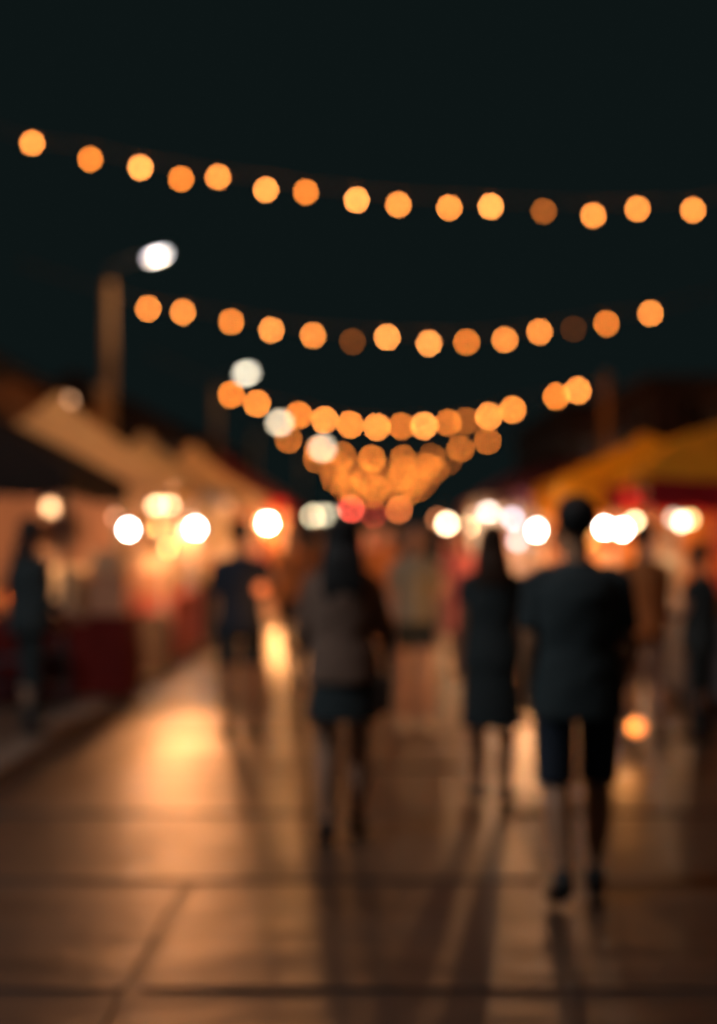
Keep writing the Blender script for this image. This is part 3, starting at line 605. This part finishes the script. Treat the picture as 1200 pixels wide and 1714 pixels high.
# ------------------------------------------------------------------ people
def remesh(bm, vox, smooth=3):
    me = bpy.data.meshes.new('tmp'); bmesh.ops.recalc_face_normals(bm, faces=bm.faces); bm.to_mesh(me); bm.free()
    o = bpy.data.objects.new('tmp', me); C.objects.link(o)
    r = o.modifiers.new('r', 'REMESH'); r.mode = 'VOXEL'; r.voxel_size = vox; r.use_smooth_shade = True
    s = o.modifiers.new('s', 'SMOOTH'); s.factor = .5; s.iterations = smooth
    dg = bpy.context.evaluated_depsgraph_get(); dg.update()
    out = bpy.data.meshes.new_from_object(o.evaluated_get(dg)); bpy.data.objects.remove(o); bpy.data.meshes.remove(me)
    for p in out.polygons: p.use_smooth = True
    return out
def V(*a): return Vector(a)
def person(label, x, d, h, yaw=0, legs=((.12, .1), (-.2, .35)), arms=((.15, .3, .12), (-.15, .3, .12)), outfit=None, fine=True, z0=0.0, female=False, lean=0):
    """faces +y (away from the camera) at yaw 0. legs = (thigh swing forward, knee bend) left, right; arms = (swing, elbow bend, out)"""
    o = outfit; s = h / 1.75; vox = .0085 if fine else .018
    sk = o.get('skin', skin_m); hw = .10 if not female else .092; sw = .185 if not female else .158
    t = thing('person', label, 'person', (x, d, z0), yaw)
    hip = .93; J = {}
    for i, sx in enumerate((-1, 1)):
        a, b = legs[i]; H = V(sx * hw, 0, hip); K = H + V(0, math.sin(a), -math.cos(a)) * .43; A = K + V(sx * -.03, math.sin(a - b), -math.cos(a - b)) * .41
        fp = max(0, -(a - b)) * .9 if (a - b) < -.1 else 0   # heel lifts when shank trails
        T = A + V(sx * .02, math.cos(fp) * .14, -math.sin(fp) * .14 - .05 * math.cos(fp)); HL = A + V(0, -.045 * math.cos(fp) - .03 * math.sin(fp), .02 * math.sin(fp) - .055 * math.cos(fp))
        J[sx] = [H, K, A, HL, T]
    low = min(min(J[q][3].z, J[q][4].z) for q in J) - .028
    lift = -low
    for q in J: J[q] = [p + V(0, 0, lift) for p in J[q]]
    hz = hip + lift; up = lambda z: z - .93 + hz
    ly = lambda z: lean * (z - .93)
    JA = {}
    for i, sx in enumerate((-1, 1)):
        a, b, out = arms[i]; Sh = V(sx * sw, ly(1.385), up(1.385)); E = Sh + V(sx * math.sin(out), math.sin(a) * math.cos(out), -math.cos(a) * math.cos(out)) * .28
        a2 = a + b; inn = out * .4; Wr = E + V(sx * math.sin(inn), math.sin(a2) * math.cos(inn), -math.cos(a2) * math.cos(inn)) * .25
        JA[sx] = [Sh, E, Wr]
    # body, one continuous surface
    bm = nb()
    wq = .92 if female else 1
    loft(bm, [V(0, ly(z), up(z)) for z in (.86, .93, 1.02, 1.10, 1.22, 1.33, 1.40, 1.47)],
         [(.13, .09), (.155 if female else .148, .105), (.148 if female else .14, .1), (.118 * wq + .004, .088), (.135 * wq, .1), (.155 * wq, .105), (.145 * wq, .085), (.068, .06)], 18, up=(0, 1, 0))
    loft(bm, [V(0, ly(1.44), up(1.44)), V(0, ly(1.5) + .005, up(1.50)), V(0, ly(1.56) + .02, up(1.57))], [.062, .054, .054], 12)
    hc = V(0, ly(1.63) + .025, up(1.635))
    ball(bm, hc + V(0, -.005, .025), (.083, .10, .098), 3); ball(bm, hc + V(0, .03, -.045), (.055, .06, .062), 3)
    ball(bm, hc + V(0, .095, -.012), (.013, .022, .022), 2)
    for q in (-1, 1):
        ball(bm, hc + V(q * .077, 0, -.01), (.012, .022, .032), 2)
        ball(bm, hc + V(q * .03, .082, -.055), (.022, .012, .008), 2)
    for q in (-1, 1):
        H, K, A, HL, T = J[q]
        loft(bm, [H + V(0, 0, .04), H.lerp(K, .15), H.lerp(K, .5), H.lerp(K, .85), K, K.lerp(A, .25) + V(0, -.012, 0), K.lerp(A, .5) + V(0, -.008, 0), K.lerp(A, .8), A, A + (A - K).normalized() * .02],
             [.085, .090, .077, .062, .058, .062, .057, .043, .038, .034], 14)
        loft(bm, [HL, A.lerp(T, .3) + V(0, 0, -.012), A.lerp(T, .7) + V(0, 0, -.01), T], [(.03, .03), (.036, .036), (.04, .026), (.034, .018)], 12)
        Sh, E, Wr = JA[q]
        loft(bm, [Sh + V(-q * .05, 0, .012), Sh, Sh.lerp(E, .4), E, E.lerp(Wr, .3), E.lerp(Wr, .8), Wr], [.055, .054, .043, .036, .038, .027, .025], 12)
        dr = (Wr - E).normalized(); side = V(1, 0, 0) if abs(dr.x) < .8 else V(0, 1, 0); fw = dr.cross(side).normalized(); fw = fw if fw.y > 0 else -fw
        P = Wr + dr * .05; loft(bm, [Wr, P, Wr + dr * .085], [(.02, .026), (.015, .038), (.014, .037)], 10, up=tuple(fw))
        inw = V(-q, 0, 0)
        for k, (off, L) in enumerate(((.028, .068), (.010, .078), (-.010, .072), (-.028, .058))):
            b0 = Wr + dr * .08 + fw * off; b1 = b0 + dr * L * .45 + inw * .006; b2 = b1 + (dr * .7 + inw * .7).normalized() * L * .5
            loft(bm, [b0, b1, b2], [.0095, .009, .008], 8)
        loft(bm, [Wr + dr * .03 + fw * .025, Wr + dr * .06 + fw * .05 + inw * .012, Wr + dr * .09 + fw * .052 + inw * .02], [.012, .011, .009], 8)
    me = remesh(bm, vox, 2); link('body', me, sk, t)
    # hair
    bm = nb(); hm = o.get('hair_m', hair_m)
    if o.get('hair') == 'long':
        ball(bm, hc + V(0, -.018, .035), (.098, .108, .10), 3)
        loft(bm, [hc + V(0, -.03, .03), hc + V(0, -.06, -.05), V(0, ly(1.5) - .085, up(1.5)), V(0, ly(1.4) - .115, up(1.38)), V(0, ly(1.3) - .118, up(o.get('hair_to', 1.27)))],
             [(.098, .08), (.105, .06), (.115, .05), (.12, .035), (.09, .018)], 14, up=(0, 1, 0))
    elif o.get('hair') == 'bun':
        ball(bm, hc + V(0, -.016, .033), (.082, .094, .09), 3); ball(bm, hc + V(0, -.1, .07), (.045, .04, .045), 3)
    else:
        ball(bm, hc + V(0, -.014, .036), (.094, .104, .10), 3); loft(bm, [hc + V(0, -.045, 0), hc + V(0, -.055, -.05)], [(.07, .045), (.052, .03)], 12)
    link('hair', remesh(bm, vox, 1), hm, t)
    # top
    hem = o.get('hem', .88); bm = nb(); g = o.get('loose', .018)
    zs = [z for z in (hem, .95, 1.02, 1.10, 1.22, 1.33, 1.40, 1.475) if z == hem or z > hem + .02]
    R = {.95: (.165, .118), 1.02: (.156, .112), 1.10: (.140 if female else .15, .102), 1.22: (.148 if female else .16, .112), 1.33: (.16 if female else .172, .116), 1.40: (.128 if female else .142, .095), 1.475: (.078, .072)}
    R[hem] = (.172, .125)
    loft(bm, [V(0, ly(z), up(z)) for z in zs], [(R[z][0] + g * (z < 1.45), R[z][1] + g * (z < 1.45)) for z in zs], 20, up=(0, 1, 0))
    sl = o.get('sleeve', .6)
    for q in (-1, 1):
        Sh, E, Wr = JA[q]
        if sl > 0:
            pts = [Sh + V(-q * .08, 0, .03), Sh + V(0, 0, .0)]; rr = [.06, .062]
            f = min(sl, 1); pts.append(Sh.lerp(E, f)); rr.append(.062 if sl <= 1 else .05)
            if sl > 1: pts.append(E.lerp(Wr, min(1, sl - 1))); rr.append(.04)
            loft(bm, pts, rr, 12)
    # folds
    for v in bm.verts:
        v.co += V(math.sin(v.co.z * 31 + v.co.x * 17), math.sin(v.co.z * 27 + v.co.x * 23), 0) * .004
    link('dress' if o.get('dress') else 'shirt', remesh(bm, vox, 2), o['top'], t)
    # bottom
    bt = o.get('bottom', 'shorts'); bm = nb()
    if bt == 'skirt':
        z1 = o.get('skirt_to', .6); fl = o.get('flare', .21)
        loft(bm, [V(0, 0, up(z)) for z in (1.03, .95, .85, (z1 + .85) / 2, z1)], [(.148, .11), (.17, .125), (.18, .135), (fl * .97, fl * .72), (fl, fl * .75)], 22, up=(0, 1, 0))
        link('skirt', remesh(bm, vox, 2), o['bot'], t)
    else:
        tt = {'long_shorts': .97, 'shorts': .78, 'short_shorts': .55, 'trousers': 1.9}[bt]
        loft(bm, [V(0, 0, up(z)) for z in (1.02, .95, .88, .84)], [(.152, .112), (.168, .122), (.17, .125), (.14, .11)], 20, up=(0, 1, 0))
        for q in (-1, 1):
            H, K, A, HL, T = J[q]; pts = [H + V(0, 0, .03), H.lerp(K, .2)]; rr = [.096, .098]
            if tt <= 1: pts += [H.lerp(K, tt * .6), H.lerp(K, tt)]; rr += [.088, .084]
            else: pts += [H.lerp(K, .6), K, K.lerp(A, .5), K.lerp(A, .93)]; rr += [.084, .07, .062, .056]
            loft(bm, pts, rr, 14)
        link('trousers' if tt > 1 else 'shorts', remesh(bm, vox, 2), o['bot'], t)
    for q in (-1, 1):
        H, K, A, HL, T = J[q]; bm = nb()
        loft(bm, [HL + V(0, -.008, .0), A.lerp(T, .3) + V(0, 0, -.012), A.lerp(T, .7) + V(0, 0, -.008), T + V(0, .02, 0)], [(.042, .042), (.048, .05), (.054, .038), (.045, .028)], 12)
        if o.get('boot', True): loft(bm, [HL.lerp(A, .3), A + (K - A).normalized() * .03], [.042, .042], 12)
        link('shoe', remesh(bm, max(vox, .01), 1), o.get('shoes', shoe_m), t)
    t.scale = (s, s, s)
    return t, J, JA
tw = math.radians
# the tall man in front
person('tall man in black t-shirt and dark shorts walking away, nearest of all', 0.86, 6.5, 1.75, tw(-1), ((-.10, .42), (.14, .06)),
       ((-.12, .45, .08), (.05, .85, .14)), dict(top=black_c, bot=navy_c, hair='short', sleeve=.75, hem=.80, skin=skin2_m, loose=.036, bottom='long_shorts'))
person('woman with long black hair, brown knit top and black skirt walking away', -0.19, 7.7, 1.68, tw(2), ((.02, .1), (.14, .06)),
       ((.05, .5, .20), (.1, .55, .26)), dict(top=brown_c, bot=black_c, hair='long', sleeve=1.3, hem=.86, bottom='skirt', skirt_to=.66, flare=.2, skin=skin_m, loose=.03), female=True)
person('woman in knee length black dress walking beside the tall man', 0.66, 8.75, 1.63, tw(-3), ((.1, .08), (-.02, .12)),
       ((.0, .2, .10), (.05, .3, .16)), dict(top=black_c, bot=black_c, hair='long', hair_m=hairb_m, sleeve=.45, hem=.86, bottom='skirt', skirt_to=.48, flare=.20, skin=skin2_m, dress=1, hair_to=1.36, loose=.022), female=True)
person('man in black shirt and black shorts standing left of centre', -1.07, 11.5, 1.68, tw(10), ((.03, .05), (.10, .08)),
       ((.0, .25, .12), (.25, 1.4, .25)), dict(top=navy_c, bot=black_c, hair='short', sleeve=.8, hem=.84, skin=skin2_m, loose=.02))
person('person in olive top, dark shorts and pale shoes, seen beyond the gap', 0.28, 11.9, 1.66, tw(188), ((.08, .08), (-.02, .12)),
       ((.1, .4, .15), (.0, .5, .15)), dict(top=olive_c, bot=black_c, hair='long', hair_to=1.4, sleeve=.7, hem=.92, bottom='short_shorts', shoes=shoew_m, loose=.022), female=True)
person('dark clothed person standing near the left stools at the picture edge', -2.62, 11.2, 1.66, tw(-60), ((.05, .05), (.0, .05)),
       ((.3, .5, .1), (.2, .9, .1)), dict(top=black_c, bot=black_c, hair='long', hair_to=1.35, sleeve=1.6, hem=.85, bottom='trousers', loose=.06), z0=.03, female=True)
person('person in black at the right edge reaching towards the tables', 2.45, 11.4, 1.5, tw(60), ((.05, .1), (.0, .05)),
       ((.35, 1.0, .2), (.4, 1.1, .2)), dict(top=black_c, bot=black_c, hair='short', sleeve=.5, hem=.8, bottom='trousers', loose=.05))
crowd = [
 ('far person in yellow shirt among the distant walkers near the middle', -0.45, 21.5, 1.66, 200, canv_y, leather_m, 'short', 'trousers', skin_m),
 ('far person in peach dress far down the left side', -1.3, 35.0, 1.62, 150, canv_o, canv_o, 'long', 'skirt', skin_m),
 ('far person in red top in the middle distance, right half', 0.72, 25.0, 1.66, 190, canv_r, grey_c, 'long', 'trousers', skin_m),
 ('far person in white shirt facing the camera, right half', 0.95, 34.0, 1.72, 185, white_c, grey_c, 'short', 'trousers', skin_m),
 ('far person in pink shirt, middle of the distant crowd', -0.2, 29.0, 1.64, 170, pink_c, leather_m, 'long', 'trousers', skin_m),
 ('far person in orange shirt close to the street end', 0.55, 36.0, 1.7, 185, orange_c, brown_c, 'short', 'trousers', skin_m),
 ('far person in cream shirt close to the left far tents', -1.4, 37.0, 1.7, 170, white_c, brown_c, 'short', 'trousers', skin_m),
 ('far person in brown dress close to the street end', -0.35, 40.0, 1.64, 185, canv_m, canv_m, 'long', 'skirt', skin_m),
 ('far person in orange top left of the long haired woman', -1.0, 17.0, 1.66, 175, orange_c, leather_m, 'long', 'trousers', skin_m),
 ('far person in peach shirt right of the long haired woman', 0.0, 15.5, 1.68, 185, canv_o, orange_c, 'short', 'short_shorts', skin_m),
 ('far person in pink dress behind the person in olive top', 0.82, 15.0, 1.64, 170, pink_c, pink_c, 'long', 'skirt', skin_m),
 ('far person in white and pink beside the one in pink dress', 0.62, 17.5, 1.66, 10, white_c, grey_c, 'long', 'trousers', skin_m),
 ('far person in red shirt half hidden by the woman in dress', 1.62, 32.5, 1.7, 160, red_c, navy_c, 'short', 'trousers', skin_m),
 ('far person in dark shirt walking in the gap behind the olive top', 0.3, 21.5, 1.7, 0, brown_c, black_c, 'short', 'trousers', skin_m),
 ('far person in pale pink at the fourth left table', -1.9, 24.2, 1.58, 80, pink_c, leather_m, 'long', 'shorts', skin_m),
 ('seller in cream shirt behind the second left table', -3.4, 18.2, 1.66, -95, cream_c if False else white_c, brown_c, 'short', 'trousers', skin_m),
 ('seller in dark shirt behind the red table', -3.5, 15.3, 1.66, 180, brown_c, black_c, 'short', 'trousers', skin2_m),
 ('seller in orange shirt behind the table of the yellow tent', 3.35, 18.0, 1.66, 100, orange_c, black_c, 'short', 'trousers', skin_m),
 ('seller in white shirt under the near yellow canopy', 3.05, 16.1, 1.64, 150, white_c, grey_c, 'short', 'trousers', skin_m),
 ('person in brown standing between the tall man and the right tables', 1.75, 14.5, 1.64, 60, brown_c, brown_c, 'long', 'skirt', skin_m),
 ('far person in brown at the third right table', 1.9, 22.5, 1.68, -60, brown_c, black_c, 'short', 'trousers', skin_m),
 ('far person in olive walking away in the middle of the street', -0.45, 24.0, 1.7, 0, olive_c, black_c, 'short', 'trousers', skin_m),
 ('far person in black in the middle distance of the street', 0.35, 27.0, 1.7, 5, black_c, navy_c, 'long', 'trousers', skin_m),
 ('far person in maroon coming towards the camera', 0.1, 31.0, 1.7, 180, canv_m, leather_m, 'short', 'trousers', skin_m),
 ('far person in tan shirt beyond the others on the left side', -0.95, 33.0, 1.7, 180, canv_o, black_c, 'short', 'trousers', skin_m)]
for i, (lb, x, d, h, yw, tp, bt, hr, kind, sk) in enumerate(crowd):
    sw_ = random.uniform(.05, .25)
    person(lb, x, d, h, tw(yw), ((sw_, .1), (-sw_, .3)), ((-.2, .4, .12), (.2, .8, .15)), dict(top=tp, bot=bt, hair=hr, bottom=kind, sleeve=.7 if i % 2 else .5, hem=.86, skin=sk), fine=False,
           z0=.03 if abs(x) > 2.4 and x < 0 else 0, female=(hr == 'long'))

# bag of the long haired woman: strap across the back and bag at her right hip
t = thing('shoulder_bag', 'dark shoulder bag with diagonal strap on the long haired woman', 'bag', (-0.19, 7.85, 0))
bm = nb(); loft(bm, [(-.12, -.02, 1.40), (-.10, -.13, 1.33), (-.02, -.155, 1.18), (.08, -.165, 1.02), (.17, -.12, .88)], [(.022, .006)] * 5, 8, up=(0, 1, 0)); obj('strap', bm, leather_m, t)
bm = nb(); box(bm, (.205, -.09, .76), (.10, .26, .2), .03); obj('bag_body', bm, leather_m, t)
# yellow shopping bag carried behind the tall man, by the woman in brown
t = thing('carrier_bag', 'bright yellow carrier bag hanging right of the tall man', 'bag', (1.80, 11.2, .32)); t.scale = (1, 1, 1)
bm = nb()
loft(bm, [(0, 0, 0), (0, 0, .02), (0, 0, .3), (0, 0, .40)], [(.07, .035), (.085, .05), (.095, .055), (.07, .02)], 14, up=(0, 1, 0)); obj('bag_body', bm, yplas, t, smooth=True)
for s in (-1, 1):
    bm = nb(); loft(bm, [(-.035, s * .012, .39), (-.03, s * .01, .47), (0, 0, .51), (.03, s * .01, .47), (.035, s * .012, .39)], [.006] * 5, 6); obj('handle', bm, yplas, t)
person('person in orange holding the yellow bag, right of the tall man', 1.98, 11.2, 1.64, tw(15), ((.1, .1), (-.1, .2)), ((.0, .1, .12), (.1, .3, .1)),
       dict(top=orange_c, bot=brown_c, hair='short', bottom='trousers', sleeve=.7, hem=.86), fine=False)
# orange lantern near the ground at the right
p = at(1066, 1217, 10.3)
t = thing('floor_lantern', 'small glowing orange lantern low down right of the tall man', 'lantern', (p.x, p.y, 0))
bm = nb(); lathe(bm, [(.05, 0), (.05, .02), (.012, .03), (.012, p.z - .06)], 12); obj('stand', bm, dmetal_m, t)
bm = nb(); ball(bm, (0, 0, p.z), .05, 2); obj('globe', bm, mat('lantern glow', (.5, .3, .1), .4, 0, 3, 0, emit=(1, .26, .06), estr=3.4, samp=False), t, smooth=True)
spot('lamp_light', (-.05, .02, p.z), (.25, 11.9, .75), 62, (1, .38, .10), 62, .03, t)
point('lamp_light', (-.08, -.02, p.z), 3, (1, .38, .10), .03, t)
p = at(437, 985, 11.2)
t = thing('hand_lantern', 'small orange lantern held out by the man in black, left of centre', 'lantern', tuple(p))
bm = nb(); ball(bm, (0, 0, 0), .045, 2); obj('globe', bm, mat('hand lantern glow', (.5, .2, .1), .4, 0, 3, 0, emit=(1, .20, .05), estr=1.3, samp=False), t, smooth=True)
bm = nb(); loft(bm, [(0, 0, .045), (0, 0, .06), (0, 0, .10)], [.02, .012, .01], 8); obj('handle', bm, dmetal_m, t)
point('lamp_light', (.06, 0, -.03), 1.2, (1, .36, .10), .03, t)

# pale banner hanging on the front of the yellow tent
p = at(1117, 940, 16.9)
t = thing('hanging_banner', 'narrow pale cloth banner hanging below the lamps at the right', 'banner', (p.x, p.y, 0))
bm = nb(); a = []; b = []
for k in range(9):
    q = (k / 8 - .5) * .24; wv = .008 * math.sin(k * 1.6); a.append(bm.verts.new((q, wv, 1.62))); b.append(bm.verts.new((q, wv, .95)))
for k in range(8): bm.faces.new((a[k], a[k + 1], b[k + 1], b[k]))
o = obj('banner_cloth', bm, white_c, t); o.modifiers.new('thick', 'SOLIDIFY').thickness = .004
bm = nb(); loft(bm, [(-.16, 0, 1.63), (.16, 0, 1.63)], [.012, .012], 8); obj('rod', bm, wood_m, t)
for q in (-.13, .13):
    bm = nb(); loft(bm, [(q, 0, 1.63), (q * .6, .1, 2.02)], [.004, .004], 6); obj('cord', bm, cable_m, t)
